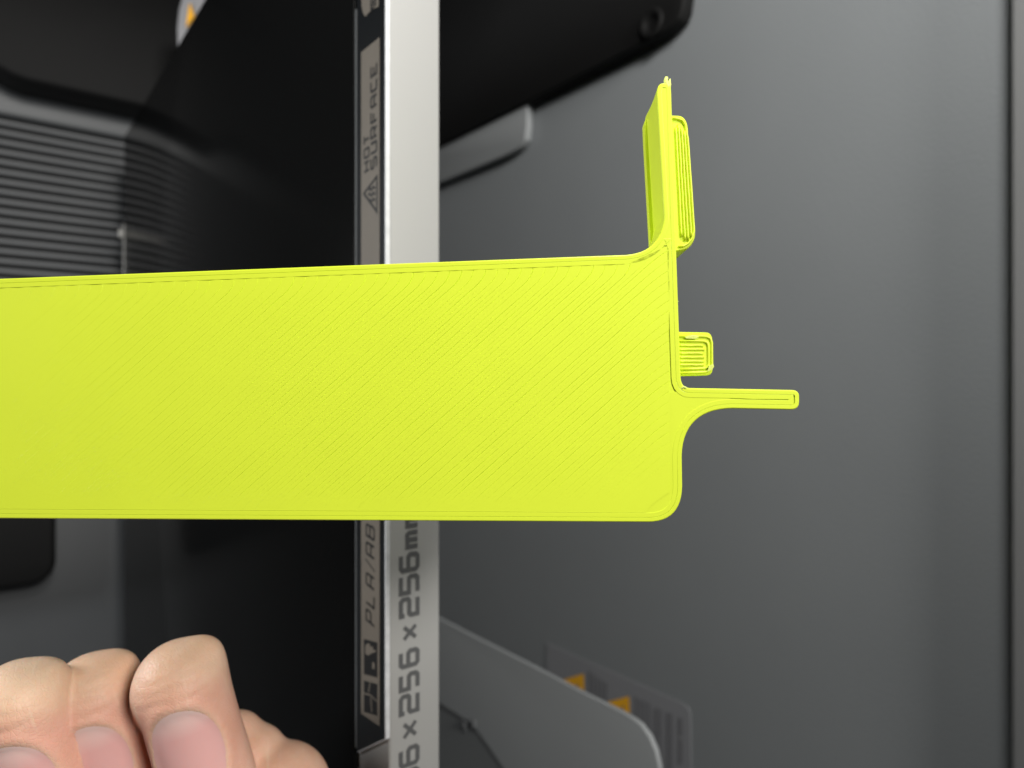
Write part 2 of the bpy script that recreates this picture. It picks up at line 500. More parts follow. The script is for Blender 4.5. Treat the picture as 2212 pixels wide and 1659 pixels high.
# grey guard at the left
zg = 0.050
ed = [(900, 1312), (1000, 1364), (1152, 1441), (1261, 1499), (1340, 1538), (1364, 1552), (1383, 1566), (1402, 1592), (1415, 1622), (1423, 1660), (1424, 1720)]
P = [hit(a, b, 'z', zg) for a, b in ed]
P += [np.array([-0.212, P[-1][1], zg]), np.array([-0.212, 0.37, zg]), np.array([P[0][0], 0.37, zg])]
gd = thing('side_guard', (-0.15, 0.25, 0), 'light grey rounded side guard in the lower middle', 'guard')
prism('guard_body', P, (0, 0, -0.0016), M['panel'], gd, 0.0002, 2)
# pressed groove with a clip
def on_guard(pts, dz=0.00012):
    return [hit(a, b, 'z', zg + dz) for a, b in pts]
G2 = [tuple(p[:2]) for p in on_guard([(930, 1512), (985, 1546), (1005, 1560), (1030, 1583), (1055, 1618), (1085, 1662), (1110, 1700)])]
V, Fc = stroke_mesh([G2], 0.0018)
mesh_obj('groove', [(a, b, zg + 0.0001) for a, b in V], Fc, M['panel_dark'], gd)
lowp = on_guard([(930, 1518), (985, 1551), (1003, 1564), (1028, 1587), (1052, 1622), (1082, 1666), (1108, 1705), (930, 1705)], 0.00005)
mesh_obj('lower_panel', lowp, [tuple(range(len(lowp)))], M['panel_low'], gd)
for (a, b) in ((1005, 1566), (1025, 1562)):
    c0 = hit(a, b, 'z', zg)
    box('clip', (c0[0] - 0.0013, c0[1] - 0.0010, zg - 0.001), (c0[0] + 0.0013, c0[1] + 0.0010, zg + 0.0012), M['panel_dark'], gd, 0.0004)

# warning sticker on the floor
zs_ = 0.0003
st_pts = [(1180, 1389), (1225, 1409), (1340, 1460), (1440, 1504), (1470, 1517), (1484, 1526), (1491, 1540), (1493, 1660), (1493, 1720), (1180, 1720)]
P = [hit(a, b, 'z', zs_) for a, b in st_pts]
stk = prism('warning_sticker', P, (0, 0, -0.0002), M['sticker'])
tag(stk, 'grey floor sticker with two orange warning triangles and text lines', 'sticker')
zt_ = 0.00045
for pts in ([(1213, 1470), (1261, 1455), (1262.5, 1506), (1240, 1497)], [(1311, 1517), (1359, 1504), (1361.5, 1554), (1338, 1543)]):
    pp = [hit(a, b, 'z', zt_) for a, b in pts]
    o = mesh_obj('warning_triangle', pp, [(0, 1, 2, 3)], M['orange'], stk)
    ctr = np.mean([(a, b) for a, b in pts], axis=0)
    pp = [hit(ctr[0] + a, ctr[1] + b, 'z', zt_ + 0.0001) for a, b in ((0, -3), (5, -5), (5, 2), (2, 3))]
    mesh_obj('mark', pp, [(0, 1, 2, 3)], M['sticker_ink'], o)
for (xx, ya, yb, w) in ((1274, 1448, 1580, 4), (1282, 1455, 1580, 4), (1291, 1462, 1580, 4), (1300, 1468, 1580, 4), (1309, 1474, 1580, 4), (1374, 1504, 1680, 4), (1383, 1510, 1680, 4), (1392, 1512, 1680, 4),
                        (1402, 1518, 1680, 4), (1416, 1528, 1680, 5), (1426, 1530, 1680, 5), (1442, 1538, 1680, 4), (1450, 1540, 1680, 4), (1470, 1550, 1590, 8), (1470, 1596, 1650, 8)):
    pp = [hit(a, b, 'z', zt_) for a, b in ((xx - w / 2, ya), (xx + w / 2, ya + 2), (xx + w / 2, yb), (xx - w / 2, yb))]
    mesh_obj('text_line', pp, [(0, 1, 2, 3)], M['sticker_ink'], stk)

# ------------------------------------------------------------------ the printed part
Z0, KY = 0.0740, 0.035
def pc(px, py, back=0.0):
    """picture point on the part's front face (plane turned 6.4 deg), pushed 'back' metres behind it."""
    u, v = (px - PW / 2) / F, (PH / 2 - py) / F
    d = Z0 / (1 + KY * u)
    p = np.array([u * d, v * d, d])
    nb = np.array([KY, 0, 1.0]) / math.hypot(KY, 1.0)
    p = p + nb * back
    return c2w(*p)
NB = (RGT * KY + FWD) / math.hypot(KY, 1.0)

def top_y(px):
    return 602.0 + (550.0 - 602.0) * px / 1360.0
def bot_y(px):
    return 1120.0 + 8.0 * px / 1400.0
XL = -170.0
def bez(p0, p1, p2, n):
    return [((1 - t) ** 2 * p0[0] + 2 * t * (1 - t) * p1[0] + t * t * p2[0], (1 - t) ** 2 * p0[1] + 2 * t * (1 - t) * p1[1] + t * t * p2[1]) for t in [i / n for i in range(n + 1)]]
def lin(p0, p1, n):
    return [(p0[0] + (p1[0] - p0[0]) * i / n, p0[1] + (p1[1] - p0[1]) * i / n) for i in range(n + 1)]
fillet_t = bez((1352, top_y(1352)), (1428, 545), (1435, 470), 12)
fillet_b = bez((1473, 985), (1476, 884), (1582, 882.5), 14)
corner_b = bez((1474, 1050), (1473, 1128), (1400, 1128), 12)
arm_tip = bez((1706, 842.5), (1727, 841), (1727, 856), 5) + bez((1727, 868), (1727, 885.5), (1708, 885), 5)
inner = bez((1470.5, 815), (1472, 838), (1490, 838.5), 5)
tower_top = bez((1419, 200), (1420, 178), (1434, 179), 5) + bez((1440, 180), (1450, 181), (1450, 196), 4)
outline = (lin((XL, top_y(XL)), (1352, top_y(1352)), 30)[:-1] + fillet_t + lin((1435, 470), (1419, 200), 8)[1:-1] + tower_top
           + lin((1450, 196), (1453, 300), 4)[1:] + lin((1453, 300), (1461, 545), 6)[1:] + lin((1461, 545), (1470.5, 815), 8)[1:-1]
           + inner + lin((1490, 838.5), (1706, 842.5), 8)[1:-1] + arm_tip + lin((1708, 885), (1582, 882.5), 5)[1:-1]
           + fillet_b[::-1] + lin((1473, 985), (1474, 1050), 3)[1:-1] + corner_b + lin((1400, 1128), (XL, bot_y(XL)), 30)[1:])
outline = [np.array(p) for p in outline]
# drop duplicates
ol = [outline[0]]
for p in outline[1:]:
    if np.linalg.norm(p - ol[-1]) > 0.8:
        ol.append(p)
outline = ol
TH = 0.0080
part = thing('printed_bracket', pc(700, 850, TH / 2), 'neon yellow 3D printed bracket with upright tab, peg and long arm', 'bracket')
BASE = 0.00012
REC = 0.00009                                  # grooves are this deep

def inset(poly, d, closed=True):
    """inward offset of a clockwise-on-picture polygon (y down)."""
    poly = [np.asarray(p, float) for p in poly]
    n = len(poly)
    out = []
    for i in range(n):
        a, b, c = poly[i - 1], poly[i], poly[(i + 1) % n]
        if not closed and i == 0:
            a = b - (c - b)
        if not closed and i == n - 1:
            c = b + (b - a)
        d0 = (b - a) / np.linalg.norm(b - a)
        d1 = (c - b) / np.linalg.norm(c - b)
        n0 = np.array([-d0[1], d0[0]]); n1 = np.array([-d1[1], d1[0]])
        mt = n0 + n1
        mt = mt / max(0.5, np.dot(mt, n0))
        out.append(b + mt * d)
    return out

def comp(pts, back):
    out = []
    for p in pts:
        u = (p[0] - PW / 2) / F
        d = Z0 / (1 + KY * u)
        out.append(np.array([PW / 2 + (p[0] - PW / 2) * (d + back) / d - KY * back * F / d, PH / 2 + (p[1] - PH / 2) * (d + back) / d]))
    return out
def extrude_px(name, pts, b0, b1, m, parent, cham_px=0.0, cham=0.0):
    """solid from picture outline between back offsets b0..b1, with a small front chamfer."""
    n = len(pts)
    rings = []
    if cham_px:
        rings.append([pc(p[0], p[1], b0) for p in inset(pts, cham_px)])
        rings.append([pc(p[0], p[1], b0 + cham) for p in pts])
    else:
        rings.append([pc(p[0], p[1], b0) for p in pts])
    base = rings[-1]
    rings.append([q + NB * (b1 - (b0 + (cham if cham_px else 0))) for q in base])
    V = [v for rg in rings for v in rg]
    Fc = [tuple(range(n))]
    for k in range(len(rings) - 1):
        for i in range(n):
            j = (i + 1) % n
            Fc.append((k * n + i, (k + 1) * n + i, (k + 1) * n + j, k * n + j))
    Fc.append(tuple(range((len(rings) - 1) * n, len(rings) * n))[::-1])
    return mesh_obj(name, V, Fc, m, parent)

# split of the outline into plate, upright and arm (they meet end to end)
def side(poly, f):
    """clip polygon to f(p) >= 0 with a straight line (Sutherland-Hodgman)."""
    out = []
    n = len(poly)
    for i in range(n):
        a, b = poly[i], poly[(i + 1) % n]
        fa, fb = f(a), f(b)
        if fa >= 0:
            out.append(a)
        if (fa >= 0) != (fb >= 0):
            t = fa / (fa - fb)
            out.append(a + (b - a) * t)
    return out
body_o = side(side(outline, lambda p: p[1] - 470), lambda p: 1582 - p[0])
upr_o = side(outline, lambda p: 470 - p[1])
arm_o = side(outline, lambda p: p[0] - 1582)
extrude_px('plate_body', body_o, BASE, TH, M['yellow'], part)
# the arm is as deep as the plate
extrude_px('arm', arm_o, BASE, TH, M['yellow'], part)
# the upright leans off at the top towards its back
n = len(upr_o)
DEP = 0.0080
V, Fc = [], []
layers = [0.0, 0.08, 0.2, 0.4, 0.6, 0.8, 1.0]
ymin = min(p[1] for p in upr_o)
for t in layers:
    drop = 6.0 * math.sin(math.pi * t)
    for p in upr_o:
        y = p[1]
        k = max(0.0, (470 - y) / (470 - ymin))
        q = pc(p[0], y + drop * k ** 6 * 1.0, BASE) + NB * (DEP - BASE) * t
        V.append(q)
Fc.append(tuple(range(n)))
for k in range(len(layers) - 1):
    for i in range(n):
        j = (i + 1) % n
        Fc.append((k * n + i, (k + 1) * n + i, (k + 1) * n + j, k * n + j))
Fc.append(tuple(range((len(layers) - 1) * n, len(layers) * n))[::-1])
mesh_obj('upright_tab', V, Fc, M['yellow'], part)

# --- perimeter lines: strips between inset outlines, slightly rounded shoulders, open grooves between
def strip(name, loopA, loopB, m, parent, closed=True, gw=0.9, depA=1.0, depB=1.0, crown=0.0, outer=None):
    """raised strip between two loops of equal length; its edges drop into the grooves."""
    A = [np.asarray(p, float) for p in loopA]
    B = [np.asarray(p, float) for p in loopB]
    n = len(A)
    V = []
    for a, b in zip(A, B):
        d = b - a
        L = max(1e-6, np.linalg.norm(d))
        d = d / L
        g = min(gw, 0.25 * L)
        rows = [(a, outer if outer else REC * depA), (a + d * (1.0 if outer else 0.30), REC * (0.35 if outer else 0.12) * depA), (a + d * (2.4 if outer else 0.8), 0), (b - d * 0.8, 0), (b - d * 0.30, REC * 0.12 * depB), (b, REC * depB)]
        V += [pc(q[0], q[1], z) for q, z in rows]
    Fc = []
    for i in range(n if closed else n - 1):
        j = (i + 1) % n
        for k in range(5):
            Fc.append((i * 6 + k, i * 6 + k + 1, j * 6 + k + 1, j * 6 + k))
    o = mesh_obj(name, V, Fc, m, parent, False)
    return o
def densify(poly, step=14.0):
    out = []
    n = len(poly)
    for i in range(n):
        a, b = poly[i], poly[(i + 1) % n]
        k = max(1, int(np.linalg.norm(b - a) / step))
        for j in range(k):
            out.append(a + (b - a) * j / k)
    return out
dense = densify(outline)
in1 = inset(dense, 10.0)
o = strip('perimeter_line', dense, in1, M['yellow_line'], part, gw=1.3, depB=0.8, outer=BASE)
# second perimeter runs round the plate and arm only (the upright is too thin for it)
low_o = side(outline, lambda p: p[1] - 505)
low_d = densify(low_o)
l1 = inset(low_d, 10.0)
l2 = inset(low_d, 20.3)
# keep the second line inside the arm from crossing itself
for L in (l1, l2):
    for i, p in enumerate(L):
        if p[0] > 1700:
            L[i] = np.array([min(p[0], 1714.0), p[1]])
for i, p in enumerate(l2):
    if p[0] > 1600 and 845 < p[1] < 885:
        l2[i] = np.array([min(p[0], 1703.0), min(max(p[1], 862.6), 864.2)])
strip('perimeter_line', l1, l2, M['yellow_line'], part, gw=1.2, depA=0.7, depB=0.8)
# filler bead in the upright
gp = [(1425, 190), (1446, 190), (1452, 300), (1458, 500), (1459, 530), (1424, 530), (1433, 500), (1436, 470)]
mesh_obj('gap_fill', [pc(a, b, 0.00003) for a, b in gp], [tuple(range(len(gp)))], M['yellow_line'], part)

# --- diagonal infill sheet of the top layer: plateaus between grooves, hooks at the upper end
TANA = math.tan(math.radians(41.5))
def region(px):
    """vertical limits of the infill field at a column."""
    if px < 1352:
        t = top_y(px)
    elif px < 1436:
        k = (px - 1352) / 84.0
        t = top_y(1352) - 46.0 * k ** 2.4
    else:
        t = top_y(1352) - 46.0
    return t + 20.6, bot_y(px) - 20.5
XR = 1446.0
SP = 12.35                                     # horizontal spacing of the grooves
HOOK = 36.0
def line_pts(k):
    """groove k: from the lower end to the upper end, same count of points for all k."""
    xb = XL - 640 + k * SP                     # where it would meet y = 1108
    f = lambda y: xb + (1108.0 - y) / TANA
    # lower end
    y_lo = bot_y(f(1108)) - 20.5
    # upper end
    y = 1108.0
    ys = np.linspace(1108, 480, 400)
    xs = f(ys)
    yhi = None
    for yy, xx in zip(ys, xs):
        if xx > XR or yy < region(min(xx, XR))[0]:
            break
        yhi = yy
    return xb, f, y_lo, yhi
klist = []
NK = int((1446 + 170 + 640) / SP)
for k in range(NK + 1):
    xb, f, y_lo, yhi = line_pts(k)
    if yhi is None or yhi > y_lo - 45:
        continue
    if f(yhi) < XL + 5:
        continue
    y0 = y_lo
    if f(y_lo) < XL + 2:
        y0 = 1108.0 - (XL + 2 - xb) * TANA
    klist.append((k, xb, f, y0, yhi))
NS = 26
tt = np.concatenate([np.linspace(0, 0.10, 5)[:-1], np.linspace(0.10, 0.80, 12)[:-1], np.linspace(0.80, 1.0, 11)])
rows = []
for (k, xb, f, y0, yhi) in klist:
    top_end = f(yhi) < XR - 8
    pts, dep = [], []
    L = y0 - yhi
    ph1, ph2 = rng.uniform(0, 6.28, 2)
    amp = rng.uniform(0.8, 1.0)
    odd = k % 2
    x_end = f(yhi)
    for t in tt:
        y = y0 + (yhi - y0) * t
        x = f(y)
        if top_end:
            # hook: the line steepens to vertical before the perimeter
            s = (y - yhi)
            if s < HOOK:
                # push left so that the last stretch climbs straight up
                x -= (1 - s / HOOK) ** 2 * 20.0
        else:
            s = XR - x
            if s < 46:
                y += (1 - s / 46.0) ** 2 * 7.0
        s2 = (y0 - y)
        if s2 < 20:
            x += (1 - s2 / 20.0) ** 2 * 7.0
        x += 0.28 * math.sin(ph1 + y * 0.045) + 0.15 * math.sin(ph2 + y * 0.13)
        x = min(x, XR + 0.5)
        d = amp * (0.75 + 0.25 * math.sin(ph2 + y * 0.03))
        if odd:
            d *= min(1.0, max(0.0, ((y - yhi) - 34.0) / 22.0)) if top_end else min(1.0, max(0.0, (XR - x - 30) / 40.0)) * 0.8
            d *= 0.5
        else:
            d *= min(1.0, max(0.0, (y0 - y - 14) / 24.0))
        if not top_end and x > 1330:
            d *= 0.55 + 0.45 * (XR - x) / 116.0
        # grooves made shallower low and left, where the light direction leaves them faint
        if x > 1050 and y > 900:
            d *= max(0.12, 1 - ((x - 1050) / 380.0) * ((y - 900) / 160.0))
        if y > 1030:
            d *= max(0.2, 1 - (y - 1030) / 95.0)
        d *= min(1.0, max(0.0, (x + 20) / 800.0))
        pts.append((x, y))
        dep.append(max(0.0, d))
    rows.append((np.array(pts), np.array(dep)))
V, Fc = [], []
gwx = 1.2
for ri in range(len(rows) - 1):
    A, dA = rows[ri]
    B, dB = rows[ri + 1]
    b = len(V)
    lift = 0.0
    for j in range(len(tt)):
        a, c = A[j], B[j]
        d = c - a
        Lg = np.linalg.norm(d)
        if Lg < 1e-6:
            d = np.array([1.0, 0]); Lg = 1e-6
        u = d / Lg
        g = min(gwx / max(0.35, abs(u[0] * 0.663 + u[1] * 0.749)), 0.2 * Lg)
        wa, wb = g * (0.35 + 0.65 * dA[j]), g * (0.35 + 0.65 * dB[j])
        for q, z in ((a, REC * dA[j]), (a + u * 0.5 * wa, REC * 0.12 * dA[j]), (a + u * 1.3 * wa, lift), (c - u * 1.3 * wb, lift), (c - u * 0.5 * wb, REC * 0.12 * dB[j]), (c, REC * dB[j])):
            V.append(pc(q[0], q[1], z))
    for j in range(len(tt) - 1):
        for m_ in range(5):
            Fc.append((b + j * 6 + m_, b + (j + 1) * 6 + m_, b + (j + 1) * 6 + m_ + 1, b + j * 6 + m_ + 1))
o = mesh_obj('infill_lines', V, Fc, M['yellow_line'], part, False)
o['kind'] = 'stuff'
# lower right corner and fillet skin (smooth area beyond the infill field)
cs = [(1441, 849), (1462, 846), (1500, 850), (1560, 858), (1582, 862), (1582, 868), (1530, 878), (1496, 896), (1478, 925), (1464, 985), (1463, 1050), (1459, 1082), (1447, 1103), (1420, 1114), (1300, 1113), (1300, 1104), (1380, 1050), (1441, 990)]
mesh_obj('corner_skin', [pc(a, b, 0.00003) for a, b in cs], [tuple(range(len(cs)))], M['yellow_line'], part)

# --- raised half-round bead along a picture polyline
def bead(name, lines, wpx, h, back, m, parent):
    V, Fc = [], []
    for L in lines:
        L = comp(L, back)
        n = len(L)
        b = len(V)
        for i, p in enumerate(L):
            a = L[max(0, i - 1)]; c = L[min(n - 1, i + 1)]
            d = c - a
            d = d / np.linalg.norm(d)
            nn = np.array([-d[1], d[0]])
            for s, z in ((-0.5, 0.25), (-0.42, -0.35), (-0.2, -0.9), (0.2, -0.9), (0.42, -0.35), (0.5, 0.25)):
                q = p + nn * wpx * s
                V.append(pc(q[0], q[1], back + z * h))
        for i in range(n - 1):
            for k in range(5):
                Fc.append((b + i * 6 + k, b + i * 6 + k + 1, b + (i + 1) * 6 + k + 1, b + (i + 1) * 6 + k))
        Fc.append(tuple(b + k for k in range(6))[::-1])
        Fc.append(tuple(b + (n - 1) * 6 + k for k in range(6)))
    return mesh_obj(name, V, Fc, m, parent, True)
def wob(L, a=0.35):
    return [(p[0] + rng.uniform(-a, a), p[1] + rng.uniform(-a, a)) for p in L]

# pad on the right side of the upright, set back from the front face
PB = 0.0016
pad_o = [np.array(p) for p in (lin((1444, 247.5), (1466, 248), 3) + bez((1466, 248), (1484, 250), (1487, 275), 6)[1:] + lin((1487, 275), (1503, 500), 10)[1:]
         + bez((1503, 500), (1504, 522), (1487, 536), 5)[1:] + bez((1487, 536), (1478, 543), (1455, 543), 4)[1:])]
pad = extrude_px('pad', comp(pad_o, PB), PB, 0.0070, M['yellow'], part, 2.2, 0.0003)
def padx(y, t):
    xl = 1450.5 + (1464 - 1450.5) * (y - 247) / 296
    xr = 1487 + (1503 - 1487) * (y - 275) / 225
    return xl + (xr - xl) * t
lines = [wob([(padx(y, t), y) for y in np.linspace(ya, yb, 26)], 0.3) for t, ya, yb in ((0.22, 276, 512), (0.39, 270, 520), (0.56, 276, 520), (0.73, 284, 512))]
bead('extrusion_line', lines, 6.3, 0.00030, PB, M['yellow_line'], pad)
ringp = [(1452, 256), (1464, 257), (1474, 261), (1480, 270), (1482, 284)] + [(padx(y, 0.9), y) for y in np.linspace(300, 500, 18)] + [(1494, 516), (1486, 526), (1476, 532), (1466, 533)]
bead('extrusion_line', [wob(ringp, 0.2)], 6.6, 0.00026, PB, M['yellow_line'], pad)

# matching pad on the other side, near the back
V_ = [np.array(p) for p in (lin((1434, 262), (1430, 520), 8))]
bp0 = [(1424, 200), (1416, 206), (1413.5, 214), (1415.5, 260), (1429, 500), (1440, 500), (1432, 203)]
bp = extrude_px('rear_pad', [np.array(p) for p in bp0], 0.0068, 0.0083, M['yellow'], part)

# peg
KB = 0.0013
peg_o = [np.array(p) for p in (lin((1460, 716.5), (1526, 717.5), 5) + bez((1526, 717.5), (1539, 718), (1540, 733), 5)[1:] + lin((1540, 733), (1541, 798), 4)[1:]
         + bez((1541, 798), (1540, 810), (1528, 811), 5)[1:] + lin((1528, 811), (1460, 812.5), 5)[1:])]
peg = extrude_px('peg', comp(peg_o, KB), KB, 0.0068, M['yellow'], part, 2.0, 0.0003)
u1 = [(1466, 737), (1500, 736.5), (1520, 737), (1527, 740), (1529.5, 746), (1530, 765), (1530, 785), (1528, 792), (1521, 796), (1500, 797), (1467, 798)]
u0 = [(1466, 727), (1500, 726), (1526, 727), (1534, 731), (1537, 740), (1537.5, 765), (1537.5, 790), (1534, 800), (1525, 804), (1500, 805), (1467, 806)]
bead('extrusion_line', [wob(u0, 0.25), wob(u1, 0.3)], 7.0, 0.00020, KB, M['yellow_line'], peg)
lines = [wob([(x, y) for x in np.linspace(1466, xe_, 9)], 0.45) for y, xe_ in ((746.5, 1519), (755, 1521), (763.5, 1519), (772, 1521), (780.5, 1520), (788.5, 1520))]
bead('extrusion_line', lines, 6.0, 0.00020, KB, M['yellow_line'], peg)
# burr flakes and dark specks on the peg
def flake(name, pts, back, m, parent, th=0.0002):
    P = [pc(a, b, back) for a, b in comp(pts, back)]
    return prism(name, P, NB * th, m, parent)
flake('burr', [(1532, 790), (1541, 786), (1542.5, 792), (1538, 799), (1528, 803)], KB - 0.0003, M['fluff'], peg)
flake('burr', [(1480, 727), (1500, 724), (1510, 728), (1502, 732), (1482, 731)], KB - 0.00026, M['fluff'], peg)

# wisp of filament on the upright's top, burrs at the inner corner, faint hair at the edge
def tube(name, pts, radii, m, parent, ns=8):
    pts = [np.asarray(p, float) for p in pts]
    V, Fc = [], []
    n = len(pts)
    for i in range(n):
        d = pts[min(n - 1, i + 1)] - pts[max(0, i - 1)]
        d = d / np.linalg.norm(d)
        a = np.cross(d, NB)
        a = a / np.linalg.norm(a)
        b = np.cross(d, a)
        for j in range(ns):
            ph = 2 * math.pi * j / ns
            V.append(pts[i] + (a * math.cos(ph) + b * math.sin(ph)) * radii[i])
    for i in range(n - 1):
        for j in range(ns):
            Fc.append((i * ns + j, i * ns + (j + 1) % ns, (i + 1) * ns + (j + 1) % ns, (i + 1) * ns + j))
    Fc.append(tuple(range(ns))[::-1])
    Fc.append(tuple(range((n - 1) * ns, n * ns)))
    return mesh_obj(name, V, Fc, m, parent, True)
k = Z0 / F
tube('filament_wisp', [pc(1445, 196, .0004), pc(1444, 186, .0003), pc(1441, 179, .0003), pc(1438.5, 172, .0002), pc(1441, 166, .0003), pc(1443.5, 164.5, .0003)], [5.5 * k, 6.5 * k, 6.0 * k, 4.2 * k, 4.4 * k, 2.0 * k], M['fluff'], part)
tube('filament_wisp', [pc(1446, 190, .0004), pc(1447, 180, .0003), pc(1447.5, 172, .0003), pc(1449, 167, .0003)], [4.6 * k, 4.2 * k, 2.6 * k, 0.8 * k], M['fluff'], part)
tube('filament_wisp', [pc(1474, 842, .0002), pc(1474, 838, .0000), pc(1476, 835.5, .0), pc(1480, 837, .0), pc(1488, 839.5, .0002)], [1.5 * k, 2.2 * k, 2.0 * k, 2.4 * k, 1.0 * k], M['fluff'], part)
tube('filament_wisp', [pc(1465, 646, .002), pc(1470, 645.5, .002), pc(1475, 646.5, .002)], [0.7 * k, 0.6 * k, 0.5 * k], M['fluff'], part, 5)

# ------------------------------------------------------------------ the hand
# distance field in camera millimetres (a right, b up, c depth), meshed with surface nets
def mm(px, py, d):
    return np.array([(px - PW / 2) / F * d, (PH / 2 - py) / F * d, d])
H = 0.42
HS = 0.94                                      # overall size of the hand
# finger: DIP knuckle, tip, PIP, MCP; radii
FING = [
    dict(name='index', dip=mm(392, 1475, 99), tip=mm(482, 1790, 101), pip=mm(345, 1560, 122), mcp=mm(120, 1830, 128), r=(5.95, 5.55, 7.0, 8.3)),
    dict(name='middle', dip=mm(206, 1504, 103), tip=mm(296, 1800, 105), pip=mm(190, 1570, 126), mcp=mm(0, 1850, 131), r=(6.2, 5.8, 7.0, 8.5)),
    dict(name='ring', dip=mm(46, 1524, 96.5), tip=mm(122, 1805, 99), pip=mm(30, 1590, 122), mcp=mm(-130, 1870, 130), r=(6.1, 5.6, 7.0, 8.4)),
    dict(name='little', dip=mm(-165, 1585, 98), tip=mm(-95, 1815, 101), pip=mm(-140, 1650, 117), mcp=mm(-260, 1900, 127), r=(5.6, 4.9, 6.6, 7.8)),
]
for fg in FING:
    e_ = fg['tip'] - fg['dip']
    fg['len'] = np.linalg.norm(e_)
    fg['e'] = e_ / fg['len']
    n_ = np.array([0.22, 0.05, -1.0])
    if fg['name'] == 'ring':
        n_ = np.array([0.14, 0.05, -1.0])
    n_ = n_ - fg['e'] * np.dot(n_, fg['e'])
    fg['n'] = n_ / np.linalg.norm(n_)
    fg['l'] = np.cross(fg['e'], fg['n'])
def rcone(P, a, b, r1, r2):
    ba = b - a
    l2 = float(np.dot(ba, ba))
    t = np.clip(((P - a) @ ba) / l2, 0, 1)
    q = P - (a + t[..., None] * ba)
    return np.sqrt((q * q).sum(-1)) - (r1 + (r2 - r1) * t)
def sph(P, c, r):
    q = P - c
    return np.sqrt((q * q).sum(-1)) - r
def smin(a, b, k):
    h = np.clip(0.5 + 0.5 * (b - a) / k, 0, 1)
    return b + (a - b) * h - k * h * (1 - h)
NAIL = dict(index=(1.7, 4.3, 13.5), middle=(1.9, 4.1, 13.0), ring=(2.7, 4.5, 13.0), little=(5.0, 4.4, 10.0))  # start, half width, length
def nail_dist(fg, s, t):
    s0, hw, ln = NAIL[fg['name']]
    u = (s - s0 - ln * 0.5) / (ln * 0.5)
    v = t / hw
    return (np.abs(u) ** 2.2 + np.abs(v) ** 2.2) ** (1 / 2.2) - 1.0
def finger_sdf(P, fg):
    e, n, l = fg['e'], fg['n'], fg['l']
    Q = P - fg['dip']
    s, t, w = Q @ e, Q @ l, Q @ n
    r1, r2, r3, r4 = fg['r']
    # distal segment, a little wider than deep
    sc = np.clip(s, 0, fg['len'])
    rad = r1 + (r2 - r1) * sc / fg['len']
    rad = rad + 0.35 * np.exp(-((sc - 15) / 6.0) ** 2)
    ds = s - sc
    d = np.sqrt((t / 1.07) ** 2 + w ** 2 + ds ** 2) - rad
    # squared-off knuckle: shoulders on both sides
    k1 = fg['dip'] + l * (-3.3) + e * 0.9 + n * 0.4
    k2 = fg['dip'] + l * 3.5 - e * 2.7 - n * 0.8
    d = smin(d, sph(P, k1, r1 * 0.52), 1.5)
    d = smin(d, sph(P, k2, r1 * 0.46), 1.6)
    d = smin(d, rcone(P, fg['dip'], fg['pip'], r1 * 0.98, r3), 1.2)
    d = smin(d, rcone(P, fg['pip'], fg['mcp'], r3, r4), 3.0)
    # nail bed: dip inside the outline, raised fold around it
    nd = nail_dist(fg, s, t)
    front = np.clip(w / 2.0, 0, 1)
    fold = 0.30 * np.exp(-((nd - 0.16) / 0.13) ** 2)
    bed_ = np.where(nd < 0, 0.22 * np.clip(-nd / 0.12, 0, 1), 0)
    d = d - front * (fold - bed_)
    # shallow creases above the cuticle
    for cs_, a_ in ((-1.5, 0.14), (0.1, 0.18), (-3.0, 0.12), (-4.4, 0.08)):
        d = d + a_ * front * np.exp(-((s - cs_ - 0.25 * np.sin(t * 0.9 + cs_)) / 0.28) ** 2) * np.clip(1 - (t / 6.5) ** 2, 0, 1)
    return d
TH0, TH1 = mm(458, 1668, 112), mm(672, 1868, 108)
def hand_sdf(P):
    d = None
    for fg in FING:
        f_ = finger_sdf(P, fg)
        d = f_ if d is None else smin(d, f_, 0.08)
    # thumb: ball with skin folds towards the knuckle
    tb = rcone(P, TH0, TH1, 8.4, 10.2)
    tb = smin(tb, sph(P, mm(508, 1600, 110), 4.6), 1.0)
    tb = smin(tb, sph(P, mm(546, 1640, 109.5), 5.4), 0.9)
    tb = smin(tb, sph(P, mm(606, 1716, 108.5), 7.8), 0.9)
    tb = smin(tb, rcone(P, TH1, mm(520, 2060, 122), 10.2, 12.5), 3.0)
    d = smin(d, tb, 0.4)
    # palm block joining the fingers' roots, out of the picture below
    pl = rcone(P, mm(160, 1900, 128), mm(-230, 1950, 130), 11.5, 10.5)
    pl = smin(pl, rcone(P, mm(420, 2060, 124), mm(-150, 2080, 132), 13.0, 13.0), 6.0)
    d = smin(d, pl, 4.0)
    return d
lo = np.array([-96.0, -108.0, 88.0]); hi = np.array([-22.0, -34.0, 146.0])
dims = np.ceil((hi - lo) / H).astype(int)
gx = [lo[i] + H * np.arange(dims[i]) for i in range(3)]
D = np.empty(tuple(dims), np.float32)
for i0 in range(0, dims[0], 24):
    G = np.stack(np.meshgrid(gx[0][i0:i0 + 24], gx[1], gx[2], indexing='ij'), -1)
    D[i0:i0 + 24] = hand_sdf(G)
D[0] = D[-1] = 1; D[:, 0] = D[:, -1] = 1; D[:, :, 0] = D[:, :, -1] = 1
